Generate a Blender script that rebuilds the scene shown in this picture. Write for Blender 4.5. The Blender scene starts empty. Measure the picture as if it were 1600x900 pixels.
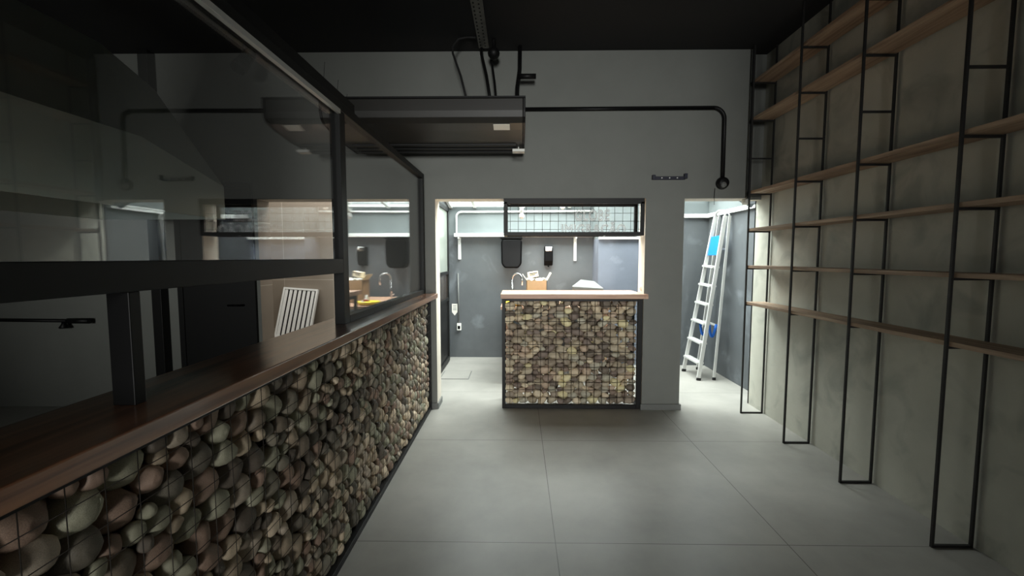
import bpy, bmesh, math, random
import numpy as np
from mathutils import Vector, Matrix, Quaternion

random.seed(7)
SC = bpy.context.scene
COL = SC.collection

# ------------------------------------------------------------------ camera
FOC = 670.0
EYE = 1.45
th = math.atan2(48, FOC)
ps = -math.atan(10 / FOC * math.cos(th))
fwd = Vector((math.sin(ps) * math.cos(th), math.cos(ps) * math.cos(th), -math.sin(th)))
rgt = Vector((math.cos(ps), -math.sin(ps), 0))
upv = rgt.cross(fwd)
cd = bpy.data.cameras.new('camera')
cd.sensor_width = 36.0
cd.lens = FOC / 1600 * 36.0
cd.clip_start = 0.02
cam = bpy.data.objects.new('camera', cd)
COL.objects.link(cam)
cam.matrix_world = Matrix(((rgt.x, upv.x, -fwd.x, 0), (rgt.y, upv.y, -fwd.y, 0), (rgt.z, upv.z, -fwd.z, EYE), (0, 0, 0, 1)))
SC.camera = cam


def px(p):
    d = Vector(p) - Vector((0, 0, EYE))
    w = d.dot(fwd)
    if w < 0.05:
        return (-9999, -9999)
    return (800 + FOC * d.dot(rgt) / w, 450 - FOC * d.dot(upv) / w)


# ------------------------------------------------------------------ world, light, exposure
wd = bpy.data.worlds.new('overcast_sky')
SC.world = wd
wd.use_nodes = True
wd.node_tree.nodes['Background'].inputs[0].default_value = (0.95, 0.98, 1.0, 1)
wd.node_tree.nodes['Background'].inputs[1].default_value = 0.12


def area(name, loc, rot, sx, sy, power, color, spread=180):
    l = bpy.data.lights.new(name, 'AREA')
    l.shape = 'RECTANGLE'
    l.size = sx
    l.size_y = sy
    l.energy = power
    l.color = color
    l.spread = math.radians(spread)
    o = bpy.data.objects.new(name, l)
    o.location = loc
    o.rotation_euler = rot
    COL.objects.link(o)
    return o


area('sky_over_rear_room', (0.75, 5.15, 2.95), (0, 0, 0), 3.2, 1.8, 540, (1.0, 0.99, 0.955))
area('sky_over_light_well', (-2.0, 4.70, 2.75), (0, 0, 0), 1.6, 0.8, 40, (1.0, 0.95, 0.88))
area('shopfront_daylight', (0.30, -8.0, 1.45), (math.radians(90), 0, 0), 1.2, 2.0, 30, (0.98, 0.99, 0.95), 36)

area('kitchen_fill', (-3.1, -2.8, 1.7), (math.radians(90), 0, 0), 1.2, 0.9, 8, (0.98, 1.0, 0.94), 46)  # added fill lamp that brightens the kitchen wall; no window stands there

vs = SC.view_settings
vs.view_transform = 'Standard'
vs.look = 'None'
vs.gamma = 1
vs.exposure = 0.0
vs.use_curve_mapping = False
SC.cycles.max_bounces = 10
SC.cycles.diffuse_bounces = 6
SC.cycles.transparent_max_bounces = 16


# ------------------------------------------------------------------ materials
def srgb(r, g, b):
    def f(c):
        c /= 255
        return c / 12.92 if c <= 0.04045 else ((c + 0.055) / 1.055) ** 2.4
    return (f(r), f(g), f(b), 1)


def mat(name, col, rough=0.6, metal=0.0, spec=0.5, var=0.0, scale=6.0, bump=0.0, bscale=60.0, coat=0.0):
    m = bpy.data.materials.new(name)
    m.use_nodes = True
    nt = m.node_tree
    b = nt.nodes['Principled BSDF']
    b.inputs['Base Color'].default_value = col
    b.inputs['Roughness'].default_value = rough
    b.inputs['Metallic'].default_value = metal
    b.inputs['Specular IOR Level'].default_value = spec
    b.inputs['Coat Weight'].default_value = coat
    tc = nt.nodes.new('ShaderNodeTexCoord')
    if var > 0:
        n = nt.nodes.new('ShaderNodeTexNoise')
        n.inputs['Scale'].default_value = scale
        n.inputs['Detail'].default_value = 6
        n.inputs['Roughness'].default_value = 0.62
        nt.links.new(tc.outputs['Object'], n.inputs['Vector'])
        r = nt.nodes.new('ShaderNodeValToRGB')
        r.color_ramp.elements[0].position = 0.32
        r.color_ramp.elements[1].position = 0.70
        r.color_ramp.elements[0].color = tuple(c * (1 - var) for c in col[:3]) + (1,)
        r.color_ramp.elements[1].color = tuple(min(1, c * (1 + var)) for c in col[:3]) + (1,)
        nt.links.new(n.outputs['Fac'], r.inputs['Fac'])
        nt.links.new(r.outputs['Color'], b.inputs['Base Color'])
    if bump > 0:
        n2 = nt.nodes.new('ShaderNodeTexNoise')
        n2.inputs['Scale'].default_value = bscale
        n2.inputs['Detail'].default_value = 4
        nt.links.new(tc.outputs['Object'], n2.inputs['Vector'])
        bp = nt.nodes.new('ShaderNodeBump')
        bp.inputs['Strength'].default_value = bump
        bp.inputs['Distance'].default_value = 0.004
        nt.links.new(n2.outputs['Fac'], bp.inputs['Height'])
        nt.links.new(bp.outputs['Normal'], b.inputs['Normal'])
    return m


def patchy(m, col2, scale, lo, hi, amount=0.8):
    """lays irregular patches of a second colour over a material (worn paint, cement marks)"""
    nt = m.node_tree
    b = nt.nodes['Principled BSDF']
    tc = nt.nodes.new('ShaderNodeTexCoord')
    n = nt.nodes.new('ShaderNodeTexNoise')
    n.inputs['Scale'].default_value = scale
    n.inputs['Detail'].default_value = 8
    n.inputs['Distortion'].default_value = 0.6
    nt.links.new(tc.outputs['Object'], n.inputs['Vector'])
    r = nt.nodes.new('ShaderNodeMapRange')
    r.inputs['From Min'].default_value = lo
    r.inputs['From Max'].default_value = hi
    r.inputs['To Max'].default_value = amount
    nt.links.new(n.outputs['Fac'], r.inputs['Value'])
    mx = nt.nodes.new('ShaderNodeMixRGB')
    l = b.inputs['Base Color'].links
    if l:
        nt.links.new(l[0].from_socket, mx.inputs[1])
    else:
        mx.inputs[1].default_value = b.inputs['Base Color'].default_value
    mx.inputs[2].default_value = col2
    nt.links.new(r.outputs['Result'], mx.inputs[0])
    nt.links.new(mx.outputs[0], b.inputs['Base Color'])
    return m


def wood(name, c1, c2, rough, axis, scale=1.0, coat=0.0):
    m = bpy.data.materials.new(name)
    m.use_nodes = True
    nt = m.node_tree
    b = nt.nodes['Principled BSDF']
    b.inputs['Roughness'].default_value = rough
    b.inputs['Coat Weight'].default_value = coat
    b.inputs['Coat Roughness'].default_value = 0.12
    tc = nt.nodes.new('ShaderNodeTexCoord')
    mp = nt.nodes.new('ShaderNodeMapping')
    s = [26 * scale] * 3
    s[axis] = 1.6 * scale
    mp.inputs['Scale'].default_value = s
    n = nt.nodes.new('ShaderNodeTexNoise')
    n.inputs['Scale'].default_value = 1.0
    n.inputs['Detail'].default_value = 7
    n.inputs['Distortion'].default_value = 0.8
    r = nt.nodes.new('ShaderNodeValToRGB')
    r.color_ramp.elements[0].position = 0.35
    r.color_ramp.elements[1].position = 0.68
    r.color_ramp.elements[0].color = c1
    r.color_ramp.elements[1].color = c2
    nt.links.new(tc.outputs['Object'], mp.inputs['Vector'])
    nt.links.new(mp.outputs['Vector'], n.inputs['Vector'])
    nt.links.new(n.outputs['Fac'], r.inputs['Fac'])
    nt.links.new(r.outputs['Color'], b.inputs['Base Color'])
    return m


def tiles(name, col, joint, ox, oy, sx, sy, w, plane='XY', rough=0.35, var=0.12, nscale=1.3):
    """large tiles with thin joints; patch noise inside the tile colour"""
    m = mat(name, col, rough, var=var, scale=nscale)
    nt = m.node_tree
    b = nt.nodes['Principled BSDF']
    base = b.inputs['Base Color'].links[0].from_socket
    tc = nt.nodes.new('ShaderNodeTexCoord')
    sp = nt.nodes.new('ShaderNodeSeparateXYZ')
    nt.links.new(tc.outputs['Object'], sp.inputs[0])

    def line(sock, off, per):
        a = nt.nodes.new('ShaderNodeMath'); a.operation = 'SUBTRACT'; a.inputs[1].default_value = off
        nt.links.new(sock, a.inputs[0])
        d = nt.nodes.new('ShaderNodeMath'); d.operation = 'PINGPONG'; d.inputs[1].default_value = per / 2
        nt.links.new(a.outputs[0], d.inputs[0])
        c = nt.nodes.new('ShaderNodeMath'); c.operation = 'LESS_THAN'; c.inputs[1].default_value = w
        nt.links.new(d.outputs[0], c.inputs[0])
        return c.outputs[0]
    i, j = {'XY': (0, 1), 'XZ': (0, 2), 'YZ': (1, 2)}[plane]
    l1 = line(sp.outputs[i], ox, sx)
    l2 = line(sp.outputs[j], oy, sy)
    mx = nt.nodes.new('ShaderNodeMath'); mx.operation = 'MAXIMUM'
    nt.links.new(l1, mx.inputs[0]); nt.links.new(l2, mx.inputs[1])
    mc = nt.nodes.new('ShaderNodeMixRGB')
    nt.links.new(mx.outputs[0], mc.inputs[0])
    nt.links.new(base, mc.inputs[1])
    mc.inputs[2].default_value = joint
    nt.links.new(mc.outputs[0], b.inputs['Base Color'])
    return m


def glass(name, tint=(1, 1, 1, 1), gloss=(1, 1, 1, 1)):
    m = bpy.data.materials.new(name)
    m.use_nodes = True
    nt = m.node_tree
    nt.nodes.remove(nt.nodes['Principled BSDF'])
    out = nt.nodes['Material Output']
    tr = nt.nodes.new('ShaderNodeBsdfTransparent'); tr.inputs[0].default_value = tint
    gl = nt.nodes.new('ShaderNodeBsdfGlossy'); gl.inputs['Roughness'].default_value = 0.0; gl.inputs[0].default_value = gloss
    ge = nt.nodes.new('ShaderNodeNewGeometry')
    mr = nt.nodes.new('ShaderNodeMapRange')
    mr.inputs['To Min'].default_value = 1.52
    mr.inputs['To Max'].default_value = 1 / 1.52
    nt.links.new(ge.outputs['Backfacing'], mr.inputs['Value'])
    fr = nt.nodes.new('ShaderNodeFresnel')
    nt.links.new(mr.outputs['Result'], fr.inputs['IOR'])
    mx = nt.nodes.new('ShaderNodeMixShader')
    nt.links.new(fr.outputs[0], mx.inputs[0])
    nt.links.new(tr.outputs[0], mx.inputs[1])
    nt.links.new(gl.outputs[0], mx.inputs[2])
    nt.links.new(mx.outputs[0], out.inputs['Surface'])
    return m


def stone_mat(name, cols, attr=False):
    m = bpy.data.materials.new(name)
    m.use_nodes = True
    nt = m.node_tree
    b = nt.nodes['Principled BSDF']
    b.inputs['Roughness'].default_value = 0.62
    if attr:
        src = nt.nodes.new('ShaderNodeNewGeometry').outputs['Random Per Island']
    else:
        src = nt.nodes.new('ShaderNodeObjectInfo').outputs['Random']
    r = nt.nodes.new('ShaderNodeValToRGB')
    r.color_ramp.interpolation = 'CONSTANT'
    els = r.color_ramp.elements
    for k, c in enumerate(cols):
        e = els[k] if k < 2 else els.new(k / len(cols))
        e.position = k / len(cols)
        e.color = c
    nt.links.new(src, r.inputs['Fac'])
    tc = nt.nodes.new('ShaderNodeTexCoord')
    n = nt.nodes.new('ShaderNodeTexNoise')
    n.inputs['Scale'].default_value = 28
    n.inputs['Detail'].default_value = 5
    nt.links.new(tc.outputs['Object'], n.inputs['Vector'])
    mr = nt.nodes.new('ShaderNodeMapRange')
    mr.inputs['From Min'].default_value = 0.3
    mr.inputs['From Max'].default_value = 0.7
    mr.inputs['To Min'].default_value = 0.72
    mr.inputs['To Max'].default_value = 1.2
    nt.links.new(n.outputs['Fac'], mr.inputs['Value'])
    mx = nt.nodes.new('ShaderNodeMixRGB'); mx.blend_type = 'MULTIPLY'; mx.inputs[0].default_value = 1
    nt.links.new(r.outputs['Color'], mx.inputs[1])
    nt.links.new(mr.outputs['Result'], mx.inputs[2])
    nt.links.new(mx.outputs[0], b.inputs['Base Color'])
    bp = nt.nodes.new('ShaderNodeBump')
    bp.inputs['Strength'].default_value = 0.25
    bp.inputs['Distance'].default_value = 0.003
    nt.links.new(n.outputs['Fac'], bp.inputs['Height'])
    nt.links.new(bp.outputs['Normal'], b.inputs['Normal'])
    return m


M = {}
M['grey_paint'] = mat('grey_wall_paint', srgb(121, 123, 119), 0.75, var=0.05, scale=2.5, bump=0.12, bscale=90)
M['cream'] = mat('cream_reveal_paint', srgb(226, 218, 204), 0.6, var=0.03)
M['black_ceiling'] = mat('black_ceiling_paint', srgb(30, 30, 31), 0.85)
M['concrete'] = patchy(mat('burnt_cement', srgb(184, 183, 171), 0.6, var=0.14, scale=1.6, bump=0.2, bscale=30), srgb(120, 122, 114), 3.2, 0.52, 0.75, 0.7)
M['floor'] = tiles('grey_porcelain_floor', srgb(158, 156, 150), srgb(96, 94, 90), 0.19, 3.312, 1.175, 1.225, 0.0022, rough=0.38, var=0.22, nscale=1.1)
M['slate'] = patchy(mat('dark_slate_paint', srgb(84, 88, 91), 0.6, var=0.1, scale=3), srgb(135, 141, 148), 2.6, 0.6, 0.8, 0.6)
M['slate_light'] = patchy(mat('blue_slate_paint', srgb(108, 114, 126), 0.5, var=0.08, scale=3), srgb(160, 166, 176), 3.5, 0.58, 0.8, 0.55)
M['white_wall'] = patchy(mat('pale_upper_paint', srgb(104, 111, 112), 0.8, var=0.03), srgb(92, 98, 98), 2.2, 0.5, 0.75, 0.6)
M['tile_beige'] = tiles('beige_wall_tile', srgb(146, 137, 125), srgb(178, 170, 158), -2.235, 1.18, 0.60, 0.60, 0.004, plane='XZ', rough=0.3, var=0.05, nscale=3)
M['black_metal'] = mat('black_painted_steel', srgb(15, 15, 16), 0.5, spec=0.3)
M['dark_rail'] = mat('charcoal_aluminium_profile', srgb(27, 28, 28), 0.5, spec=0.25)
M['rebar'] = mat('black_steel_bar', srgb(22, 20, 19), 0.6, var=0.3, scale=40)
M['wire'] = mat('dark_rusty_wire', srgb(44, 38, 32), 0.6, metal=0.3)
M['bar_wood'] = wood('varnished_bar_wood', srgb(112, 72, 50), srgb(174, 120, 84), 0.3, 1, coat=1.0)
M['bar_wood2'] = wood('pale_counter_wood', srgb(176, 132, 110), srgb(214, 178, 152), 0.45, 0)
M['shelf_wood'] = wood('plywood_shelf', srgb(142, 116, 95), srgb(188, 162, 136), 0.55, 1)
M['white_steel'] = mat('white_painted_steel', srgb(225, 228, 226), 0.5)
M['glass'] = glass('clear_glass')
M['roof_glass'] = glass('roof_glass', (0.9, 0.94, 0.94, 1))
M['smoked'] = mat('brown_smoked_glass', srgb(58, 50, 45), 0.12)
M['frosted'] = mat('pale_reflective_glass', srgb(150, 158, 150), 0.2)
M['steel'] = mat('brushed_stainless_steel', srgb(142, 152, 146), 0.4, metal=0.65, bump=0.05, bscale=200)
M['galv'] = mat('galvanised_steel', srgb(140, 138, 132), 0.45, metal=0.7, var=0.15, scale=20)
M['alu'] = mat('aluminium', srgb(208, 209, 206), 0.42, metal=0.3)
M['rubber'] = mat('black_rubber', srgb(25, 25, 25), 0.8)
M['blue'] = mat('blue_plastic', srgb(24, 118, 214), 0.4)
M['blue_rope'] = mat('blue_strap', srgb(20, 96, 190), 0.7)
M['white_plastic'] = mat('white_plastic', srgb(228, 228, 222), 0.4)
M['grey_plastic'] = mat('grey_plastic', srgb(110, 112, 110), 0.5)
M['black_gloss'] = mat('black_gloss_plastic', srgb(9, 9, 10), 0.3, spec=0.05)
M['ac_black'] = mat('satin_black_enclosure', srgb(40, 38, 35), 0.42, var=0.1, scale=3)
M['card'] = mat('brown_cardboard', srgb(172, 142, 110), 0.8, var=0.08, scale=8)
M['card_pale'] = mat('pale_cardboard_inside', srgb(236, 222, 196), 0.8)
M['paper'] = mat('paper_white', srgb(236, 234, 224), 0.7)
M['yellow'] = mat('yellow_plastic', srgb(228, 206, 60), 0.4)
M['red'] = mat('red_plastic', srgb(150, 40, 30), 0.4)
M['neon'] = mat('clear_white_neon_tube', srgb(235, 235, 235), 0.3)
M['navy'] = mat('navy_metal', srgb(24, 26, 44), 0.4)
M['chrome'] = mat('chrome', srgb(200, 200, 200), 0.12, metal=1.0)
M['bulb'] = mat('white_bulb_glass', srgb(240, 240, 236), 0.25)
stone_warm = [srgb(*c) for c in [(182, 164, 141), (135, 122, 106), (209, 190, 163), (154, 129, 112), (120, 113, 100), (177, 174, 151), (229, 209, 182), (147, 139, 123), (166, 140, 123), (195, 180, 161), (109, 99, 88), (162, 160, 137)]]
stone_olive = [srgb(*c) for c in [(195, 182, 158), (161, 147, 129), (220, 202, 173), (135, 120, 110), (179, 165, 142), (231, 215, 186), (150, 131, 117), (202, 179, 156), (122, 111, 99), (191, 185, 166), (235, 223, 177), (170, 156, 139)]]
M['stone'] = stone_mat('river_stone', stone_warm)
M['stone_mass'] = stone_mat('river_stone_mass', stone_warm, True)
M['stone2'] = stone_mat('olive_stone', stone_olive)
M['stone2_mass'] = stone_mat('olive_stone_mass', stone_olive, True)


# ------------------------------------------------------------------ mesh helpers
class MB:
    def __init__(s):
        s.bm = bmesh.new()

    def box(s, x0, x1, y0, y1, z0, z1, slot=0, mtx=None):
        v = [s.bm.verts.new(p) for p in ((x0, y0, z0), (x1, y0, z0), (x1, y1, z0), (x0, y1, z0), (x0, y0, z1), (x1, y0, z1), (x1, y1, z1), (x0, y1, z1))]
        if mtx is not None:
            for q in v:
                q.co = mtx @ q.co
        fs = []
        for f in ((3, 2, 1, 0), (4, 5, 6, 7), (0, 1, 5, 4), (1, 2, 6, 5), (2, 3, 7, 6), (3, 0, 4, 7)):
            fc = s.bm.faces.new([v[i] for i in f])
            fc.material_index = slot
            fs.append(fc)
        return fs

    def tube(s, pts, r, n=10, cap=True, smooth=True):
        pts = [Vector(p) for p in pts]
        rs = r if isinstance(r, (list, tuple)) else [r] * len(pts)
        t0 = (pts[1] - pts[0]).normalized()
        ref = Vector((0, 0, 1)) if abs(t0.z) < 0.9 else Vector((1, 0, 0))
        a = t0.cross(ref).normalized()
        prev = t0
        rings = []
        for i, p in enumerate(pts):
            if i == 0:
                t = t0
            elif i == len(pts) - 1:
                t = (pts[i] - pts[i - 1]).normalized()
            else:
                t = ((pts[i] - pts[i - 1]).normalized() + (pts[i + 1] - pts[i]).normalized())
                t = t.normalized() if t.length > 1e-6 else prev
            q = prev.rotation_difference(t)
            a = (q @ a).normalized()
            b = t.cross(a).normalized()
            prev = t
            rings.append([s.bm.verts.new(p + (a * math.cos(2 * math.pi * k / n) + b * math.sin(2 * math.pi * k / n)) * rs[i]) for k in range(n)])
        for i in range(len(rings) - 1):
            for k in range(n):
                f = s.bm.faces.new((rings[i][k], rings[i][(k + 1) % n], rings[i + 1][(k + 1) % n], rings[i + 1][k]))
                f.smooth = smooth
        if cap:
            s.bm.faces.new(rings[0][::-1])
            s.bm.faces.new(rings[-1])

    def bar(s, p0, p1, w, d, side=(1, 0, 0)):
        """rectangular bar from p0 to p1; w along side, d along the third axis"""
        p0, p1 = Vector(p0), Vector(p1)
        t = (p1 - p0).normalized()
        sd = Vector(side)
        sd = (sd - t * sd.dot(t)).normalized()
        nn = t.cross(sd)
        v = []
        for p in (p0, p1):
            for a, b in ((-1, -1), (1, -1), (1, 1), (-1, 1)):
                v.append(s.bm.verts.new(p + sd * w / 2 * a + nn * d / 2 * b))
        for f in ((3, 2, 1, 0), (4, 5, 6, 7), (0, 1, 5, 4), (1, 2, 6, 5), (2, 3, 7, 6), (3, 0, 4, 7)):
            s.bm.faces.new([v[i] for i in f])

    def prism(s, poly, axis, a0, a1, slot=0, smooth=False):
        """extrude polygon (two coords) along axis 0/1/2 from a0 to a1"""
        def pt(u, v, a):
            return {0: (a, u, v), 1: (u, a, v), 2: (u, v, a)}[axis]
        A = [s.bm.verts.new(pt(u, v, a0)) for u, v in poly]
        B = [s.bm.verts.new(pt(u, v, a1)) for u, v in poly]
        n = len(poly)
        s.bm.faces.new(A)
        s.bm.faces.new(B[::-1])
        for k in range(n):
            f = s.bm.faces.new((A[k], B[k], B[(k + 1) % n], A[(k + 1) % n]))
            f.smooth = smooth
        for f in s.bm.faces:
            f.material_index = f.material_index or slot

    def lathe(s, prof, c, axis=2, n=24):
        """prof: list of (radius, height)"""
        rings = []
        for r, h in prof:
            ring = []
            for k in range(n):
                a = 2 * math.pi * k / n
                u, v = max(r, 1e-4) * math.cos(a), max(r, 1e-4) * math.sin(a)
                p = {2: (u, v, h), 1: (u, h, v), 0: (h, u, v)}[axis]
                ring.append(s.bm.verts.new(Vector(c) + Vector(p)))
            rings.append(ring)
        for i in range(len(rings) - 1):
            for k in range(n):
                f = s.bm.faces.new((rings[i][k], rings[i][(k + 1) % n], rings[i + 1][(k + 1) % n], rings[i + 1][k]))
                f.smooth = True
        s.bm.faces.new(rings[0][::-1])
        s.bm.faces.new(rings[-1])

    def build(s, name, mats, parent=None, bevel=0.0, loc=None):
        bmesh.ops.recalc_face_normals(s.bm, faces=s.bm.faces[:])
        me = bpy.data.meshes.new(name)
        s.bm.to_mesh(me)
        s.bm.free()
        for m in (mats if isinstance(mats, (list, tuple)) else [mats]):
            me.materials.append(M[m] if isinstance(m, str) else m)
        o = bpy.data.objects.new(name, me)
        COL.objects.link(o)
        if parent is not None:
            o.parent = parent
            o.matrix_parent_inverse = Matrix.Translation(-parent.location)
        if bevel > 0:
            bv = o.modifiers.new('bevel', 'BEVEL')
            bv.width = bevel
            bv.segments = 2
            bv.limit_method = 'ANGLE'
            bv.harden_normals = False
        return o


def tag(o, label, cat, group=None, kind=None):
    o['label'] = label
    o['category'] = cat
    if group:
        o['group'] = group
    if kind:
        o['kind'] = kind
    return o


def thing(name, loc, label, cat, group=None):
    o = bpy.data.objects.new(name, None)
    o.empty_display_size = 0.05
    COL.objects.link(o)
    o.location = loc
    return tag(o, label, cat, group)


def struct(o, label=None):
    o['kind'] = 'structure'
    if label:
        o['label'] = label
    return o


def arc(cx, cy, r, a0, a1, n, f):
    return [f(cx + r * math.cos(math.radians(a0 + (a1 - a0) * k / n)), cy + r * math.sin(math.radians(a0 + (a1 - a0) * k / n))) for k in range(n + 1)]


# ------------------------------------------------------------------ the room shell
WY, WB = 4.02, 4.22          # faces of the wall between the shop and the rear room
CEIL = 3.31
XR = 2.285                   # shop's right wall
XL = -5.4

m = MB(); m.box(XL - .1, 2.7, -3.1, 6.4, -0.12, 0.0)
struct(m.build('floor', 'floor'), 'large grey porcelain tiles running through shop and rear room')
m = MB(); m.box(XL - .1, XR + .2, -3.1, WB, CEIL, CEIL + .12)
struct(m.build('ceiling', 'black_ceiling'), 'flat black painted ceiling of the shop')
m = MB(); m.box(XR, XR + .215, -3.1, WB, 0, CEIL)
struct(m.build('wall_right', 'concrete'), 'burnt cement wall behind the open shelves')
m = MB(); m.box(XL - .1, XL, -3.1, 6.4, 0, CEIL)
struct(m.build('wall_left', 'grey_paint'))
m = MB()
m.box(XL, -0.5, -3.1, -3.0, 0, CEIL)
m.box(1.2, XR, -3.1, -3.0, 0, CEIL)
m.box(-0.5, 1.2, -3.1, -3.0, 2.9, CEIL)
struct(m.build('wall_front', 'black_ceiling'), 'unseen shopfront wall, its door opening narrowed to hold back light')  # black colour and narrowed opening keep light off the near sides

# wall between shop and rear room, with three openings
HZ = 1.99
m = MB()
m.box(XL, -2.445, WY, WB, 0, CEIL)
m.box(-1.60, -0.775, WY, WB, 0, HZ)
m.box(1.175, 1.53, WY, WB, 0, HZ)
m.box(-2.445, 2.10, WY, WB, HZ, CEIL)
m.box(2.10, XR, WY + .1, WB, HZ, CEIL)
m.bm.normal_update()
for f in m.bm.faces:
    n = f.normal
    c = f.calc_center_median()
    if (abs(n.x) > .9 and c.z < 1.7 and c.x > -2.5) or (n.z < -.9 and abs(c.z - HZ) < .01):
        f.material_index = 1 if c.x > -1.7 or n.z < -.9 else 2
struct(m.build('wall_back', ['grey_paint', 'cream', 'tile_beige']), 'grey wall with a doorway, a serving window and a side opening')
m = MB()
m.box(1.163, 1.545, WY - .014, WY, 0, .055)
m.box(1.53, 1.545, WY, WB, 0, .055)
m.box(-0.83, -0.762, WY - .012, WY, 0, .055)
m.box(-0.775, -0.762, WY, WB, 0, .055)
struct(m.build('baseboard_back', 'grey_plastic'), 'low grey skirting at the foot of the pillar and doorway')

# rear room
RY = 6.15
SX = 1.06                   # where the far wall steps forward
SY = 5.72
RXR = 2.50
m = MB(); m.box(-1.09, SX, RY, RY + .1, 0, 1.765); m.box(-1.09, SX, RY, RY + .1, 1.765, 2.62, 1)
struct(m.build('wall_rear', ['slate', 'white_wall']), 'far wall, dark slate below a white upper band')
m = MB()
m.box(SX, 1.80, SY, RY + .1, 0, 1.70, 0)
m.box(SX, 1.80, SY, RY + .1, 1.70, 2.62, 1)
m.box(1.80, RXR + .1, SY, RY + .1, 0, 1.98, 2)
m.box(1.80, RXR + .1, SY, RY + .1, 1.98, 2.62, 1)
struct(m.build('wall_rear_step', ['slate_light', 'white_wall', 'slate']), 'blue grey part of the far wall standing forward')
m = MB(); m.box(RXR, RXR + .1, WB, SY, 0, 2.0); m.box(RXR, RXR + .1, WB, SY, 2.0, 2.75, 1)
m.box(XR, RXR, WB - .02, WB, 0, 2.75)
struct(m.build('wall_rear_right', ['slate', 'white_wall']), 'slate side wall behind the ladder')
m = MB(); m.box(-1.09, -.99, WB, RY, 0, 2.75)
struct(m.build('wall_rear_left', 'slate'))
# light well seen through the kitchen opening
m = MB(); m.box(-3.30, -1.09, 5.15, 5.25, 0, 2.6)
struct(m.build('wall_kitchen_rear', 'tile_beige'), 'beige tiled wall seen below the partition rail')
m = MB(); m.box(-3.30, -3.20, WB, 5.15, 0, 2.6)
struct(m.build('wall_kitchen_side', 'tile_beige'))

# glazed roof of the rear room: slopes down towards the far wall
def roofz(y):
    return 2.50 - (y - WB) * (0.30 / (RY - WB))
m = MB()
m.prism([(WB, roofz(WB)), (RY + .1, roofz(RY + .1)), (RY + .1, roofz(RY + .1) + .008), (WB, roofz(WB) + .008)], 0, -1.09, RXR + .1)
struct(m.build('ceiling_glazed', 'roof_glass'), 'sloping glass roof over the rear room')
k = 0
for x in (-.96, -.62, 0.05, .72, 1.39, 2.06, 2.46):
    k += 1
    m = MB(); m.bar((x, WB, roofz(WB) - .03), (x, RY, roofz(RY) - .03), .04, .05)
    struct(m.build('trim_%d' % k, 'white_steel'), 'white steel rafter under the glass roof')
for y in (4.9, 5.55, 6.1):
    k += 1
    m = MB(); m.bar((-.99, y, roofz(y) - .03), (RXR if y < SY else SX, y, roofz(y) - .03), .035, .035, (0, 1, 0))
    struct(m.build('trim_%d' % k, 'white_steel'), 'white steel purlin under the glass roof')
k += 1
m = MB(); m.box(2.098, 2.112, WY - .004, WY + .1, HZ, CEIL)
struct(m.build('trim_%d' % k, 'dark_rail'))

# door with three panes in the rear room's left wall
d = MB(); X0, X1 = -.99, -.955
for (y0, y1, z0, z1) in ((4.35, 4.40, .02, 2.12), (5.86, 5.90, .02, 2.12), (4.35, 5.90, 2.07, 2.12), (4.40, 5.86, .02, .08), (4.40, 5.86, 1.22, 1.26), (4.40, 5.86, .86, .90)):
    d.box(X0, X1, y0, y1, z0, z1)
door = struct(d.build('door_1', 'dark_rail'), 'metal door with pale upper glass and black lower panel')
for nm, z0, z1, mm in (('upper_pane', 1.26, 2.07, 'frosted'), ('middle_pane', .90, 1.22, 'smoked'), ('lower_panel', .08, .86, 'black_metal')):
    m = MB(); m.box(-.985, -.972, 4.40, 5.86, z0, z1); m.build(nm, mm, door)
# closed black door in the kitchen's back wall
d = MB()
d.box(-3.22, -3.17, WY - .03, WY, 0, 2.14); d.box(-2.53, -2.48, WY - .03, WY, 0, 2.14); d.box(-3.17, -2.53, WY - .03, WY, 2.09, 2.14)
door = struct(d.build('door_2', 'black_metal'), 'closed black door at the back of the kitchen')
m = MB(); m.box(-3.17, -2.53, WY - .02, WY - .002, .01, 2.09); m.build('door_leaf', 'black_metal', door)
m = MB(); m.tube([(-2.6, WY - .02, 1.0), (-2.6, WY - .07, 1.0), (-2.72, WY - .07, 1.0)], .009); m.build('door_handle', 'black_gloss', door)


# ------------------------------------------------------------------ stone packing
def pack(L, H, rmean, rvar, squash, seed, iters=220, dens=0.93):
    """ellipses relaxed to fill a rectangle L x H; returns (s, t, r)"""
    rng = np.random.default_rng(seed)
    Hs = H / squash
    rs = []
    tot = 0
    while tot < L * Hs * dens:
        r = rmean * (1 + rvar * (rng.random() ** 1.3 * 1.6 - 0.6))
        rs.append(r)
        tot += math.pi * r * r
    rs = np.array(rs)
    P = rng.random((len(rs), 2)) * [L, Hs]
    for it in range(iters):
        d = P[:, None, :] - P[None, :, :]
        dist = np.sqrt((d ** 2).sum(2)) + 1e-6
        np.fill_diagonal(dist, 9)
        ov = np.clip((rs[:, None] + rs[None, :]) * 0.985 - dist, 0, None)
        mv = (d / dist[:, :, None] * ov[:, :, None]).sum(1) * 0.32
        P += mv
        P[:, 0] = np.clip(P[:, 0], rs * .75, L - rs * .75)
        P[:, 1] = np.clip(P[:, 1], rs * .8, Hs - rs * .8)
    P[:, 1] *= squash
    return P, rs


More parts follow.
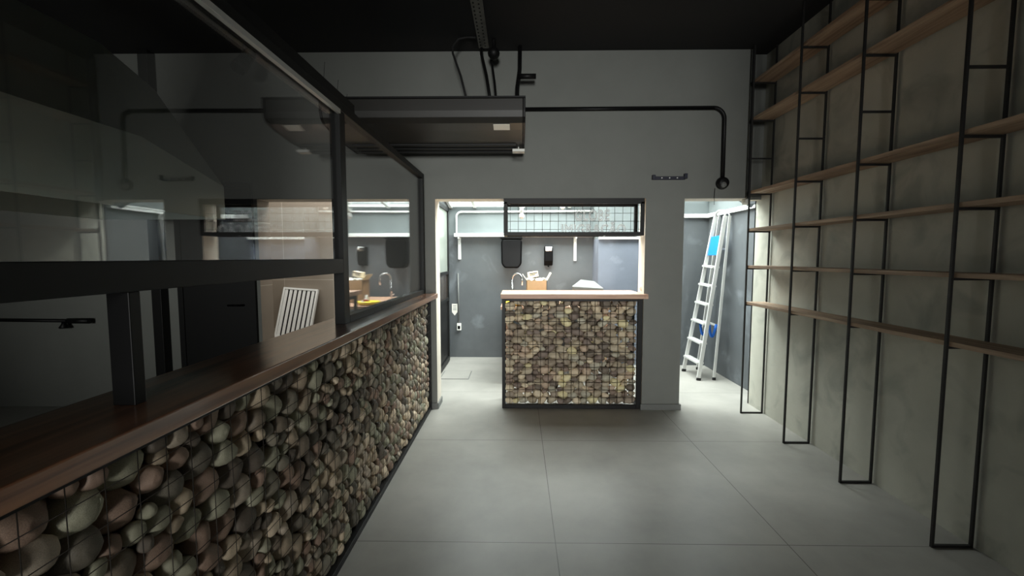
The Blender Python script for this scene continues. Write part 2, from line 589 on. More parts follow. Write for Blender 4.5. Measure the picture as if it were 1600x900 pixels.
def stone_mesh(name, seed, flat, sub=3, blocky=0.0):
    rnd = random.Random(seed)
    bm = bmesh.new()
    bmesh.ops.create_icosphere(bm, subdivisions=sub, radius=1.0)
    off = Vector((rnd.uniform(-9, 9), rnd.uniform(-9, 9), rnd.uniform(-9, 9)))
    from mathutils import noise
    planes = [(Vector((rnd.gauss(0, 1), rnd.gauss(0, 1), rnd.gauss(0, 1))).normalized(), rnd.uniform(.68, .9)) for _ in range(int(5 + 6 * blocky))]
    for v in bm.verts:
        p = v.co.copy()
        for n, dd in planes:
            h = p.dot(n) - dd
            if h > 0:
                p -= n * h * (0.55 + .35 * blocky)
        p *= 1 + 0.13 * noise.noise(v.co * 1.1 + off) + 0.03 * noise.noise(v.co * 4 + off)
        v.co = p
    for f in bm.faces:
        f.smooth = True
    me = bpy.data.meshes.new(name)
    bm.to_mesh(me)
    bm.free()
    return me


def fill_gabion(origin, sdir, ndir, L, H, rmean, rvar, squash, depthsc, seed, mats, name, label, group, mass_label, keep, layer2, blocky):
    """face of stones: s runs along sdir, t up, ndir points out of the face"""
    P, rs = pack(L, H, rmean, rvar, squash, seed, dens=1.0)
    rnd = random.Random(seed)
    meshes = [stone_mesh('%s_shape' % name, seed * 20 + k, 1, 3, blocky) for k in range(9)]
    for me in meshes:
        me.materials.append(M[mats[0]])
    O, S, N = Vector(origin), Vector(sdir), Vector(ndir)
    items = []
    for (s, t), r in zip(P, rs):
        dz = depthsc * r
        c = O + S * s + Vector((0, 0, t)) - N * (dz * 1.0 + rnd.uniform(0, .010))
        q = px(c)
        vis = -30 < q[0] < 1630 and -30 < q[1] < 930
        dist = (c - Vector((0, 0, EYE))).length
        face = abs((c - Vector((0, 0, EYE))).normalized().dot(N))
        area_ = r * r / dist ** 2 * (0.25 + face) if vis else 0
        tilt = rnd.gauss(0, .28)
        R = Matrix((S, -N, Vector((0, 0, 1)))).transposed().to_4x4()
        loc = Matrix.Translation(c) @ R @ Matrix.Rotation(tilt, 4, 'Y') @ Matrix.Diagonal((r * 1.03, dz, r * squash * 1.05, 1)) @ Matrix.Rotation(rnd.choice((0, math.pi)), 4, 'Z')
        items.append((area_, rnd.randrange(9), loc))
    items.sort(key=lambda i: -i[0])
    for a_, k, mtx in items[:keep]:
        o = bpy.data.objects.new(name, meshes[k])
        o.matrix_world = mtx
        COL.objects.link(o)
        tag(o, label, 'stone', group)
    bm = bmesh.new()

    def add(me, mtx):
        n0 = len(bm.verts)
        bm.from_mesh(me)
        bm.verts.ensure_lookup_table()
        bmesh.ops.transform(bm, matrix=mtx, verts=bm.verts[n0:])
    low = [stone_mesh('tmp', seed * 31 + k, 1, 2, blocky) for k in range(5)]
    for a_, k, mtx in items[keep:]:
        add(meshes[k] if a_ > 0 else low[k % 5], mtx)
    s = rmean
    while s < L - rmean * .5:
        t = rmean * squash
        while t < H + rmean * squash * .4:
            if rnd.random() < layer2[0]:
                r = rmean * rnd.uniform(.9, 1.35)
                c = O + S * min(max(s + rnd.gauss(0, .012), r), L - r) + Vector((0, 0, min(max(t + rnd.gauss(0, .01), r * squash), H - r * squash))) - N * (layer2[1] + rnd.uniform(0, .012))
                R = Matrix((S, -N, Vector((0, 0, 1)))).transposed().to_4x4()
                add(low[rnd.randrange(5)], Matrix.Translation(c) @ R @ Matrix.Rotation(rnd.gauss(0, .3), 4, 'Y') @ Matrix.Diagonal((r, .04, r * squash, 1)))
            t += rmean * squash * 1.75
        s += rmean * 1.9
    me = bpy.data.meshes.new(name + '_fill')
    bm.to_mesh(me)
    bm.free()
    me.materials.append(M[mats[1]])
    o = bpy.data.objects.new(name + '_fill', me)
    COL.objects.link(o)
    tag(o, mass_label, 'stones', kind='stuff')
    for me in low:
        bpy.data.meshes.remove(me)


# ------------------------------------------------------------------ long bar counter on the left
GX = -0.83                   # face of the basket
GY0, GY1 = 0.30, 4.00
g = thing('gabion_counter', (-.93, 2.1, 0), 'long bar base of caged river stones along the left', 'counter')
m = MB()
a = .032
m.box(GX - .20, GX + .004, GY0, GY1, 0, a)
m.box(GX - a, GX + .004, GY0, GY1, 1.03, 1.066)
m.box(GX - .20, GX - .17, GY0, GY1, 1.03, 1.066)
for y in (GY0, GY1 - a):
    for x in (GX - .20, GX + .004 - a):
        m.box(x, x + a, y, y + a, a, 1.03)
m.build('frame', 'black_metal', g, .002)
m = MB()
nY = int((GY1 - GY0) / .075)
for k in range(1, nY):
    y = GY1 - a - k * .075
    m.tube([(GX + .001, y, a), (GX + .001, y, 1.035)], .0011, 5)
for k in range(1, 14):
    z = a + k * .0735
    m.tube([(GX + .004, GY0 + .01, z), (GX + .004, GY1 - .01, z)], .0011, 5)
wm = m.build('wire_mesh', 'wire', g)
m = MB(); m.box(GX - .198, GX - .190, GY0 + .01, GY1 - .01, .03, 1.03); m.build('back_panel', 'black_metal', g)
fill_gabion((GX - .001, GY0 + .04, .034), (0, 1, 0), (1, 0, 0), GY1 - GY0 - .08, 1.0, .038, .72, .84, .85, 3, ('stone', 'stone_mass'), 'river_stone',
            'rounded river stone caged in the long left bar counter', 'river stones in the long left bar counter',
            'river stones packed deeper in the long left bar counter', 300, (1.0, .105), 0.55)
m = MB(); m.box(-1.035, -.76, GY0 - .1, WY - .002, 1.068, 1.112)
tag(m.build('bar_top', 'bar_wood', None, .004), 'varnished reddish brown wooden plank topping the long left stone counter', 'countertop')

# ------------------------------------------------------------------ glass partition on the bar
PX = -.90
p = thing('glass_partition', (PX, 2.1, 1.112), 'charcoal framed glass screen standing on the long bar counter', 'partition')
hw = .026


def pbox(name, x0, x1, y0, y1, z0, z1, mm='dark_rail', bev=.002):
    q = MB(); q.box(x0, x1, y0, y1, z0, z1)
    return q.build(name, mm, p, bev)


pbox('post', PX - hw, PX + hw, 2.135, 2.20, 1.112, 2.17)
pbox('post', PX - hw, PX + hw, WY - .055, WY - .003, 1.112, 2.17)
pbox('post', PX - hw, PX + hw, 0.945, .975, 1.112, 1.372, 'black_metal')
pbox('top_rail', PX - hw, PX + hw, .25, WY - .003, 2.17, 2.215)
pbox('middle_rail', PX - hw, PX + hw, .25, 2.135, 1.372, 1.442)
pbox('bottom_rail', PX - hw, PX + hw, 2.20, WY - .055, 1.112, 1.15)
pbox('lip_highlight', PX + hw - .012, PX + hw + .006, .25, 2.135, 2.150, 2.17, 'alu', 0)  # pale strip: highlight along the rail's lower lip put into colour
pbox('glass_pane', PX - .004, PX + .004, .25, 2.135, 1.442, 2.17, 'glass', 0)
pbox('glass_pane', PX - .004, PX + .004, 2.20, WY - .055, 1.15, 2.17, 'glass', 0)
q = MB(); q.box(PX - .03, PX + .02, .25, 2.35, 2.216, 2.262); q.box(PX - .022, PX - .008, 1.3, 2.30, 2.262, 2.285)
for y, z in ((2.05, 2.36), (2.2, 2.34), (2.31, 2.31)):
    q.tube([(PX - .01, y, 2.26), (PX - .006, y + .01, z)], .0012, 5)
tag(q.build('sliding_track', 'black_metal', None, .001), 'black track with stray wires lying on top of the glass screen', 'track')

# ------------------------------------------------------------------ serving counter in the window
FY = 4.035
g = thing('gabion_counter', (.51, 4.2, 0), 'small serving counter of caged flat stones under the mesh sign', 'counter')
GXL, GXR = -.155, 1.172
m = MB()
b = .03
for y in (FY, FY + .27):
    m.box(GXL, GXL + b, y, y + b, 0, 1.062)
    m.box(GXR - .045, GXR, y, y + b, 0, 1.062)
    m.box(GXL + b, GXR - .045, y, y + b, 0, .035)
    m.box(GXL + b, GXR - .045, y, y + b, 1.035, 1.062)
for x in (GXL, GXR - b):
    m.box(x, x + b, FY + b, FY + .27, 0, .035)
    m.box(x, x + b, FY + b, FY + .27, 1.035, 1.062)
m.build('frame', 'black_metal', g, .002)
m = MB()
k = 0
x = GXL + b + .045
while x < GXR - .05:
    m.tube([(x, FY + .012, .03), (x, FY + .012, 1.04)], .0021, 5)
    x += .0735
z = .035 + .07
while z < 1.03:
    m.tube([(GXL + b, FY + .009, z), (GXR - .04, FY + .009, z)], .0021, 5)
    z += .0735
m.build('wire_mesh', 'wire', g)
m = MB()
x = GXL + b + .045
while x < GXR - .05:
    m.tube([(x, FY + .29, .03), (x, FY + .29, 1.04)], .0021, 5)
    x += .0735
m.build('wire_mesh', 'wire', g)
fill_gabion((GXL + b + .004, FY + .02, .036), (1, 0, 0), (0, -1, 0), GXR - GXL - .084, .998, .045, .42, .68, .75, 11, ('stone2', 'stone2_mass'), 'flat_stone',
            'olive brown flat stone caged in the small serving counter', 'flat stones in the small serving counter',
            'flat stones packed deeper in the small serving counter', 300, (.95, .125), .9)
m = MB()
m.box(-.165, 1.168, 3.955, 4.43, 1.066, 1.109); m.box(1.168, 1.20, 3.955, WY - .002, 1.066, 1.109)
tag(m.build('counter_top', 'bar_wood2', None, .003), 'pale pink brown wooden plank on the small serving counter', 'countertop')

# ------------------------------------------------------------------ mesh sign over the serving counter
s = thing('mesh_sign', (.5, 4.05, 1.99), 'black box frame with wire grid and clear lettering above the serving counter', 'sign')
m = MB()
ax0, ax1, az0, az1 = -.135, 1.145, 1.648, 1.985
for y in (3.945, 4.165):
    t = .033
    m.box(ax0, ax1, y, y + .03, az1 - .05, az1)
    m.box(ax0, ax1, y, y + .03, az0, az0 + t)
    m.box(ax0, ax0 + t, y, y + .03, az0 + t, az1 - t)
    m.box(ax1 - t, ax1, y, y + .03, az0 + t, az1 - t)
for x in (ax0, ax1 - .03):
    for z in (az0, az1 - .03):
        m.box(x, x + .03, 3.975, 4.165, z, z + .03)
m.build('frame', 'black_metal', s, .0015)
m = MB()
x = ax0 + .06
while x < ax1 - .04:
    m.tube([(x, 3.972, az0 + .02), (x, 3.972, az1 - .02)], .002, 5)
    x += .0735
for z in (1.705, 1.779, 1.852, 1.925):
    m.tube([(ax0 + .02, 3.968, z), (ax1 - .02, 3.968, z)], .002, 5)
m.build('wire_grid', 'wire', s)


def lettering(body, x0, z0, width, height, y, name):
    cu = bpy.data.curves.new('lettering', 'FONT')
    cu.body = body
    cu.fill_mode = 'NONE'
    cu.bevel_depth = 0.028
    cu.bevel_resolution = 2
    cu.space_character = 1.12
    o = bpy.data.objects.new('tmp', cu)
    COL.objects.link(o)
    dg = bpy.context.evaluated_depsgraph_get()
    me = bpy.data.meshes.new_from_object(o.evaluated_get(dg))
    bpy.data.objects.remove(o)
    xs = [v.co.x for v in me.vertices]
    base = 0.0
    cap = 0.70
    for v in me.vertices:
        u = (v.co.x - min(xs)) / (max(xs) - min(xs)) if False else v.co.x
        v.co = Vector((v.co.x, -v.co.z * 0.12, v.co.y))
    xa, xb = min(v.co.x for v in me.vertices), max(v.co.x for v in me.vertices)
    for v in me.vertices:
        v.co = Vector((x0 + (v.co.x - xa) / (xb - xa) * width, y + v.co.y, z0 + (v.co.z / cap) * height))
    me.materials.clear()
    me.materials.append(M['neon'])
    ob = bpy.data.objects.new(name, me)
    COL.objects.link(ob)
    ob.parent = s
    ob.matrix_parent_inverse = Matrix.Translation(-s.location)
    return ob


lettering('GLOBE', .515, 1.787, .315, .094, 3.962, 'upper_lettering')
lettering('IMIGRAÇÃO', .395, 1.667, .585, .083, 3.962, 'lower_lettering')
m = MB(); m.lathe([(.022, 0), (.024, -.006), (.018, -.014), (0, -.016)], (1.175, 4.12, 1.16), 0)
tag(m.build('wall_button', 'white_plastic'), 'small round white cap on the cream reveal right of the serving counter', 'button')

# ------------------------------------------------------------------ wall shelving on the right
FXS, RXS = 2.075, 2.268
levels = [(1.02, 1.03), (1.36, 1.369), (1.70, 1.692), (2.02, 2.028), (2.345, 2.345), (2.672, 2.672), (2.997, 2.997)]
LZ = [1.02, 1.352, 1.685, 2.02, 2.335, 2.665, 2.990]
posts = [(3.935, 'thin black steel ladder upright nearest the rear opening'),
         (3.29, 'second black steel ladder upright from the rear opening'),
         (2.70, 'third black steel ladder upright from the rear opening'),
         (2.085, 'nearest large black steel ladder upright at right in the photo'),
         ]
for (y, lab) in posts:
    f = thing('shelf_upright', ((FXS + RXS) / 2, y, 0), lab, 'shelf support', 'black uprights of the wall shelving')
    w = .013
    for nm, x in (('front_post', FXS), ('rear_post', RXS)):
        m = MB(); m.box(x - w / 2, x + w / 2, y - w / 2, y + w / 2, 0.0, CEIL - .002); m.build(nm, 'rebar', f, .001)
    m = MB(); m.box(FXS, RXS, y - w / 2, y + w / 2, .0, .013); m.build('foot_bar', 'rebar', f)
    for z in LZ:
        m = MB(); m.box(FXS + w / 2, RXS - w / 2, y - w / 2, y + w / 2, z - .012, z); m.build('crossbar', 'rebar', f)
names = ['lowest wooden shelf plank on the right wall', 'second wooden shelf plank from the bottom on the right wall',
         'third wooden shelf plank from the bottom on the right wall', 'fourth wooden shelf plank from the bottom, just above door height', None,
         'wooden shelf plank second from the top on the right wall', 'topmost wooden shelf plank on the right wall near the ceiling']
for z, lab in zip(LZ, names):
    if lab:
        m = MB(); m.box(FXS + .0075, RXS - .0075, 1.0, 3.955, z + .0005, z + .024)
        tag(m.build('shelf_plank', 'shelf_wood', None, .0015), lab, 'shelf', 'wooden planks of the wall shelving')

# ------------------------------------------------------------------ ladder
L = thing('step_ladder', (2.21, 5.2, 0), 'aluminium step ladder with blue platform leaning by the slate wall', 'ladder')


def lp(a, bq, t):
    return Vector(a).lerp(Vector(bq), t)


fn0, fn1 = Vector((2.125, 5.00, .0)), Vector((2.405, 5.07, 1.93))
ff0, ff1 = Vector((2.108, 5.41, .0)), Vector((2.40, 5.30, 1.95))
rn0, rn1 = Vector((2.315, 5.02, .0)), Vector((2.462, 5.08, 1.93))
rf0, rf1 = Vector((2.32, 5.50, .0)), Vector((2.458, 5.33, 1.95))


def rail(nm, a0, a1, w, dd):
    q = MB(); q.bar(a0 + Vector((0, 0, .03)), a1, w, dd, (0, 1, 0)); return q.build(nm, 'alu', L, .003)


for nm, a0, a1, w, dd in (('front_rail', fn0, fn1, .022, .044), ('front_rail', ff0, ff1, .022, .044), ('rear_leg', rn0, rn1, .02, .030), ('rear_leg', rf0, rf1, .02, .030)):
    r_ = rail(nm, a0, a1, w, dd)
    q = MB(); q.bar(a0, a0 + (a1 - a0).normalized() * .034, .024, dd + .003, (0, 1, 0)); q.build('foot', 'rubber', r_)
for t in (.105, .225, .345, .46, .575, .69):
    a0, a1 = lp(fn0, fn1, t), lp(ff0, ff1, t)
    q = MB(); c0 = a0 + Vector((-.006, .008, 0)); c1 = a1 + Vector((-.006, -.008, 0))
    q.bar(c0, c1, .085, .022, (1, 0, 0)); q.build('step', 'alu', L, .002)
q = MB(); n_ = 10
mid = (fn1 + ff1) / 2
pts = [fn1, fn1 + Vector((.004, .03, .05)), fn1 + Vector((.008, .09, .07)), ff1 + Vector((.004, -.06, .055)), ff1 + Vector((0, -.01, .035)), ff1]
q.tube(pts, .013, 8); q.build('top_hoop', 'alu', L)
pts = [rn1, rn1 + Vector((.003, .03, .04)), rn1 + Vector((.004, .09, .055)), rf1 + Vector((.003, -.06, .045)), rf1 + Vector((0, -.01, .025)), rf1]
q = MB(); q.tube(pts, .011, 8); q.build('rear_hoop', 'alu', L)
a0, a1 = lp(fn0, fn1, .765), lp(ff0, ff1, .755)
b0, b1 = lp(fn0, fn1, .885), lp(ff0, ff1, .87)
q = MB()
vv = [q.bm.verts.new(v + Vector((dx, 0, 0))) for dx in (-.012, .012) for v in (a0 + Vector((0, .02, 0)), a1 - Vector((0, .02, 0)), b1 - Vector((0, .02, 0)), b0 + Vector((0, .02, 0)))]
for fcs in ((0, 1, 2, 3), (7, 6, 5, 4), (0, 4, 5, 1), (1, 5, 6, 2), (2, 6, 7, 3), (3, 7, 4, 0)):
    q.bm.faces.new([vv[i] for i in fcs])
q.build('platform', 'blue', L, .003)
a0, a1 = lp(rn0, rn1, .33), lp(rf0, rf1, .33)
q = MB(); q.bar(a0, a1, .02, .02, (1, 0, 0)); q.bar(lp(rn0, rn1, .8), lp(rf0, rf1, .8), .02, .02, (1, 0, 0)); q.build('rear_brace', 'alu', L)
for (t0, y0, t1, y1) in ((.34, .0, .34, .22), (.33, .24, .33, .44)):
    q = MB()
    A = lp(fn0, fn1, t0) + Vector((.03, y0 + .02, 0))
    B = lp(rn0, rn1, t1) + Vector((-.02, y0 + .03, .0))
    mid = (A + B) / 2 - Vector((0, -.03, .17))
    pp = []
    for k in range(11):
        u = k / 10
        pp.append((1 - u) ** 2 * A + 2 * u * (1 - u) * (mid - Vector((0, 0, .12))) + u * u * B)
    q.tube(pp, .016, 8)
    q.build('strap', 'blue_rope', L)

# ------------------------------------------------------------------ ceiling hung air conditioner
AC = thing('air_conditioner', (-.7, 3.5, 2.6), 'long black air conditioning unit hanging below the ceiling', 'air conditioner')
prof = [(3.15, 2.585), (3.15, 2.50), (3.165, 2.455), (3.20, 2.425), (3.30, 2.405), (3.50, 2.375), (3.86, 2.365), (3.88, 2.38), (3.88, 2.585)]
m = MB(); m.prism(prof, 0, -1.42, .032); m.build('body', 'ac_black', AC, .004)
c = [(y + (3.52 - y) * -.012, z) for y, z in prof]
for x0, x1 in ((.032, .05), (-1.438, -1.42)):
    m = MB(); m.prism(c, 0, x0, x1); m.build('end_cap', 'black_metal', AC, .003)
m = MB(); m.box(-1.43, .05, 3.14, 3.89, 2.585, 2.597); m.build('top_flange', 'black_metal', AC)
m = MB()
for k in range(3):
    y0 = 3.56 + k * .1
    m.box(-1.36, -.02, y0, y0 + .06, 2.360 - k * .003, 2.372)
m.build('air_louver', 'black_metal', AC)
m = MB()
q0, q1 = Vector((0, 3.215, 2.4205)), Vector((0, 3.295, 2.404))
m.bm.faces.new([m.bm.verts.new(v) for v in ((-.185, 3.208, 2.4205), (-.065, 3.208, 2.4205), (-.065, 3.288, 2.4035), (-.185, 3.288, 2.4035))])
r_ = bmesh.ops.extrude_face_region(m.bm, geom=m.bm.faces[:])
for v in [e for e in r_['geom'] if isinstance(e, bmesh.types.BMVert)]:
    v.co.z -= .003
m.build('label_plate', 'paper', AC)
m = MB(); m.box(-.05, .05, 3.62, 3.70, 2.325, 2.345); m.tube([(0, 3.66, 2.345), (0, 3.66, 2.37)], .006, 6)
m.build('drain_spout', 'white_plastic', AC)
m = MB()
x0, x1, y0, y1 = -.35, -.262, 2.2, 3.93
m.box(x0, x1, y0, y1, 3.294, 3.298)
m.box(x0, x0 + .003, y0, y1, 3.298, CEIL - .001)
m.box(x1 - .003, x1, y0, y1, 3.298, CEIL - .001)
tray = m.build('cable_tray', 'galv')
tag(tray, 'galvanised perforated channel fixed under the ceiling above the air conditioner', 'cable tray')
m = MB()
y = 2.25
while y < 3.9:
    m.box(-.338, -.326, y, y + .022, 3.2925, 3.2945)
    m.box(-.318 + .02, -.306 + .02, y + .02, y + .036, 3.2925, 3.2945)
    y += .052
m.build('slot_row', 'black_metal', tray)


def pipe(name, pts, r, mm, label, cat, group=None, n=10):
    q = MB(); q.tube(pts, r, n)
    return tag(q.build(name, mm), label, cat, group)


pipe('pipe', [(-.325, 3.9, 3.28), (-.325, 3.88, 3.22), (-.27, 3.7, 2.97), (-.21, 3.5, 2.60)], .013, 'black_metal', 'left one of two black pipes from tray end to air conditioner', 'pipe')
pipe('pipe', [(-.24, 3.9, 3.28), (-.235, 3.87, 3.15), (-.2, 3.7, 2.9), (-.172, 3.5, 2.60)], .010, 'black_metal', 'right one of two black pipes from tray end to air conditioner', 'pipe')
pipe('hose', [(-.36, 3.75, 3.295), (-.43, 3.77, 3.31), (-.51, 3.76, 3.29), (-.555, 3.74, 3.22), (-.55, 3.7, 3.15), (-.47, 3.6, 2.92), (-.39, 3.5, 2.60)], .009, 'rubber', 'bent black hose curving from the ceiling to the air conditioner', 'hose')
v = MB(); v.tube([(.012, 3.93, CEIL - .001), (.01, 3.9, 3.1), (-.012, 3.8, 2.9), (-.012, 3.62, 2.60)], .018, 10); v = v.build('drain_pipe', 'black_metal')
tag(v, 'thick black pipe with side stub at the air conditioner right end', 'pipe')
m = MB(); m.tube([(.0, 3.83, 3.01), (.15, 3.83, 3.01)], .022, 12); m.build('pipe_stub', 'black_metal', v)
m = MB()
m.lathe([(0, -.055), (.03, -.046), (.049, -.02), (.052, 0), (.045, .02), (.022, .04), (.016, .10), (.016, .115)], (-.213, 3.8, 3.193), 2, 20)
lampb = m.build('globe_lamp', 'black_metal')
tag(lampb, 'small dark globe lamp hanging under the ceiling beside the cable tray', 'lamp')

# conduit on the back wall
pts = [(.052, WY - .02, 2.79), (1.76, WY - .02, 2.795)] + arc(1.76, 2.695, .10, 90, 0, 8, lambda u, w: (u, WY - .02, w)) + [(1.862, WY - .02, 2.18)]
pipe('conduit', pts, .0175, 'black_metal', 'black conduit running across the grey wall and bending down', 'conduit', n=12)
m = MB(); m.lathe([(.055, 0), (.057, -.02), (.05, -.045), (.03, -.055), (0, -.056)], (1.862, WY - .001, 2.125), 1, 24)
jb = m.build('junction_box', 'black_metal')
tag(jb, 'round black box at the lower end of the wall conduit', 'junction box')
m = MB(); m.lathe([(.026, -.05), (.024, -.066), (0, -.068)], (1.855, WY - .001, 2.105), 1, 16); m.build('lens', 'grey_plastic', jb)
pipe('hanging_wire', [(1.80, WY - .01, 2.08), (1.795, WY - .012, 2.0), (1.797, WY - .012, 1.93)], .002, 'black_metal', 'thin black wire hanging below the round junction box', 'wire', n=5)
m = MB()
m.box(1.235, 1.525, WY - .02, WY - .002, 2.158, 2.188)
m.box(1.222, 1.25, WY - .035, WY - .002, 2.158, 2.20)
m.box(1.512, 1.54, WY - .035, WY - .002, 2.165, 2.212)
br = m.build('wall_bracket', 'navy', None, .003)
tag(br, 'short dark navy bracket screwed to the grey wall above the pillar', 'bracket')
for x in (1.31, 1.38, 1.45):
    m = MB(); m.lathe([(.006, 0), (.006, -.004)], (x, WY - .02, 2.173), 1, 10); m.build('screw', 'alu', br)

# ------------------------------------------------------------------ kitchen behind the partition
H = thing('range_hood', (-2.4, 2.1, 1.72), 'large stainless steel range hood over the kitchen', 'range hood')
hx, hy0, hy1, hz0 = -2.35, 1.0, 3.435, 1.752
face = [(hy0, hz0), (hy1, hz0), (hy1, 2.01), (2.70, 2.20), (hy0, 2.20)]
m = MB()
m.prism(face, 0, hx - .012, hx)
m.prism(face, 0, hx - 1.0, hx - .988)
m.box(hx - .988, hx - .012, hy1 - .012, hy1, hz0, 2.01)
m.box(hx - .988, hx - .012, hy0, hy0 + .012, hz0, 2.20)
m.build('skirt', 'steel', H)
m = MB()
lo = [(hx, hy0, 2.20), (hx, 2.70, 2.20), (hx, hy1, 2.01), (hx - 1, hy1, 2.01), (hx - 1, 2.70, 2.20), (hx - 1, hy0, 2.20)]
up = [(hx - .25, hy0 + .3, 2.78), (hx - .25, 2.72, 2.78), (hx - .28, 3.15, 2.66), (hx - .75, 3.15, 2.66), (hx - .75, 2.72, 2.78), (hx - .75, hy0 + .3, 2.78)]
A = [m.bm.verts.new(q) for q in lo]
B = [m.bm.verts.new(q) for q in up]
m.bm.faces.new((B[0], B[1], B[4], B[5])); m.bm.faces.new((B[1], B[2], B[3], B[4]))
for k in range(6):
    m.bm.faces.new((A[k], A[(k + 1) % 6], B[(k + 1) % 6], B[k]))
m.build('canopy', 'steel', H)
hz1 = 2.36
m = MB(); m.box(hx - .72, hx - .34, 1.6, 2.2, hz1 + .42, CEIL - .001); m.build('duct', 'galv', H)
m = MB(); m.box(-3.42, -3.33, WY - .09, WY - .002, 0, CEIL)
tag(m.build('vertical_duct', 'black_metal', None, .003), 'narrow black vertical casing on the kitchen wall left of the black door', 'casing')
m = MB(); m.tube([(XL + .002, WY - .06, .86), (-4.2, WY - .06, .85)], .016, 8); tp = m.build('wall_pipe', 'black_metal')
tag(tp, 'dark horizontal water pipe with valve on the grey kitchen wall', 'pipe')
m = MB(); m.tube([(-4.26, WY - .06, .85), (-4.05, WY - .06, .85)], .026, 10); m.lathe([(.035, -.07), (.04, -.06), (.02, -.03), (.015, 0)], (-4.3, WY - .06, .85), 2, 12)
m.build('valve', 'black_metal', tp)
m = MB()
m.tube([(-2.35, 3.8, CEIL - .001), (-2.35, 3.8, 3.22)], .02, 8)
m.tube([(-2.33, 3.83, 3.22), (-2.38, 3.72, 3.04)], [.05, .062], 14)
tag(m.build('track_spotlight', 'black_metal'), 'black cylindrical spotlight under the kitchen ceiling behind the glass', 'spotlight')

# bench and hood filter in front of the tiled wall
bn = thing('kitchen_bench', (-1.9, 4.95, 0), 'low stone bench against the beige tiled wall', 'bench')
m = MB(); m.box(-3.19, -1.10, 4.68, 5.149, .48, .52); m.build('bench_top', 'tile_beige', bn, .003)
for x in (-3.1, -1.2):
    m = MB(); m.box(x, x + .06, 4.78, 5.14, 0, .48); m.build('leg', 'grey_paint', bn)
F = thing('baffle_filter', (-2.6, 4.9, .52), 'white slatted metal hood filter leaning against the beige tiles', 'filter')
base = Vector((-2.86, 4.92, .522))
tiltm = Matrix.Translation(base) @ Matrix.Rotation(math.radians(-17), 4, 'X') @ Matrix.Rotation(math.radians(4), 4, 'Y')
fw, fh = .42, .60
m = MB()
for (x0, x1, z0, z1) in ((0, .022, 0, fh), (fw - .022, fw, 0, fh), (.022, fw - .022, 0, .022), (.022, fw - .022, fh - .022, fh)):
    m.box(x0, x1, 0, .035, z0, z1, mtx=tiltm)
m.build('frame', 'white_steel', F)
for k in range(7):
    x = .027 + k * .0535
    m = MB(); m.box(x, x + .034, .004, .012, .02, fh - .02, mtx=tiltm); m.build('slat', 'white_steel', F)
m = MB(); m.box(.02, fw - .02, .026, .032, .02, fh - .02, mtx=tiltm); m.build('inner_slats', 'black_metal', F)

# ------------------------------------------------------------------ rear room fittings
m = MB(); m.box(-.90, SX, RY - .14, RY - .001, 1.735, 1.785); m.box(SX, 1.80, SY - .05, SY - .001, 1.685, 1.725)
tag(m.build('wall_ledge', 'white_steel', None, .004), 'white ledge running along the far wall below the white band', 'ledge')
m = MB()
m.box(1.80, RXR - .045, SY - .05, SY - .001, 1.965, 1.99)
m.box(RXR - .045, RXR - .001, WB + .25, SY - .001, 1.965, 1.99)
m.tube([(1.80, SY - .03, 2.002), (RXR - .03, SY - .03, 2.004), (RXR - .025, WB + .3, 2.006)], .012, 8)
tag(m.build('cable_rail', 'white_steel'), 'white cable rail turning the corner above the ladder', 'rail')
for x, lab, z0 in ((-.845, 'white slotted bracket under the ledge at its left end', 1.42), (.80, 'white slotted bracket under the ledge right of the soap dispenser', 1.40)):
    t = thing('ledge_bracket', (x, RY - .03, 1.735), lab, 'bracket', 'slotted brackets under the far ledge')
    m = MB(); m.box(x - .015, x + .025, RY - .03, RY - .002, z0, 1.735); m.build('upright', 'white_steel', t, .002)
    m = MB(); m.box(x - .008, x + .018, RY - .13, RY - .03, 1.712, 1.734); m.build('arm', 'white_steel', t, .002)
    m = MB()
    for k in range(5):
        m.lathe([(.005, 0), (.005, -.003)], (x + .005, RY - .03, z0 + .04 + k * .06), 1, 8)
    m.build('screw', 'grey_plastic', t)
pts = [(-.88, RY - .03, 1.786), (-.88, RY - .03, 2.0)] + arc(-.81, 2.02, .07, 180, 90, 6, lambda u, w: (u, RY - .03, w)) + [(SX - .02, RY - .03, 2.10)]
pipe('conduit', pts, .014, 'white_steel', 'white conduit bending over the white band of the far wall', 'conduit', n=10)
c1 = MB(); c1.tube([(-.865, RY - .015, 1.22), (-.86, RY - .015, .50)], .010, 8); c1 = c1.build('conduit', 'grey_plastic')
tag(c1, 'thin grey vertical conduit low on the far slate wall', 'conduit')
m = MB(); m.box(-.885, -.825, RY - .045, RY - .001, .40, .50); ob = m.build('wall_outlet', 'white_plastic', None, .004)
tag(ob, 'white socket box at the foot of the thin grey conduit', 'socket')
m = MB(); m.box(-.872, -.838, RY - .048, RY - .044, .42, .465); m.build('socket_face', 'black_gloss', ob)
m = MB()
sh = [(-.96, .78), (-.88, .78), (-.88, .66), (-.92, .61), (-.96, .66)]
m.prism(sh, 1, RY - .006, RY - .001)
sg = m.build('wall_shield', 'paper')
tag(sg, 'small white shield-shaped sticker on the slate wall beside the door', 'sticker')
m = MB()
for z in (.745, .715, .69):
    m.box(-.945, -.895, RY - .0075, RY - .0058, z, z + .009)
m.build('printed_lines', 'grey_plastic', sg)

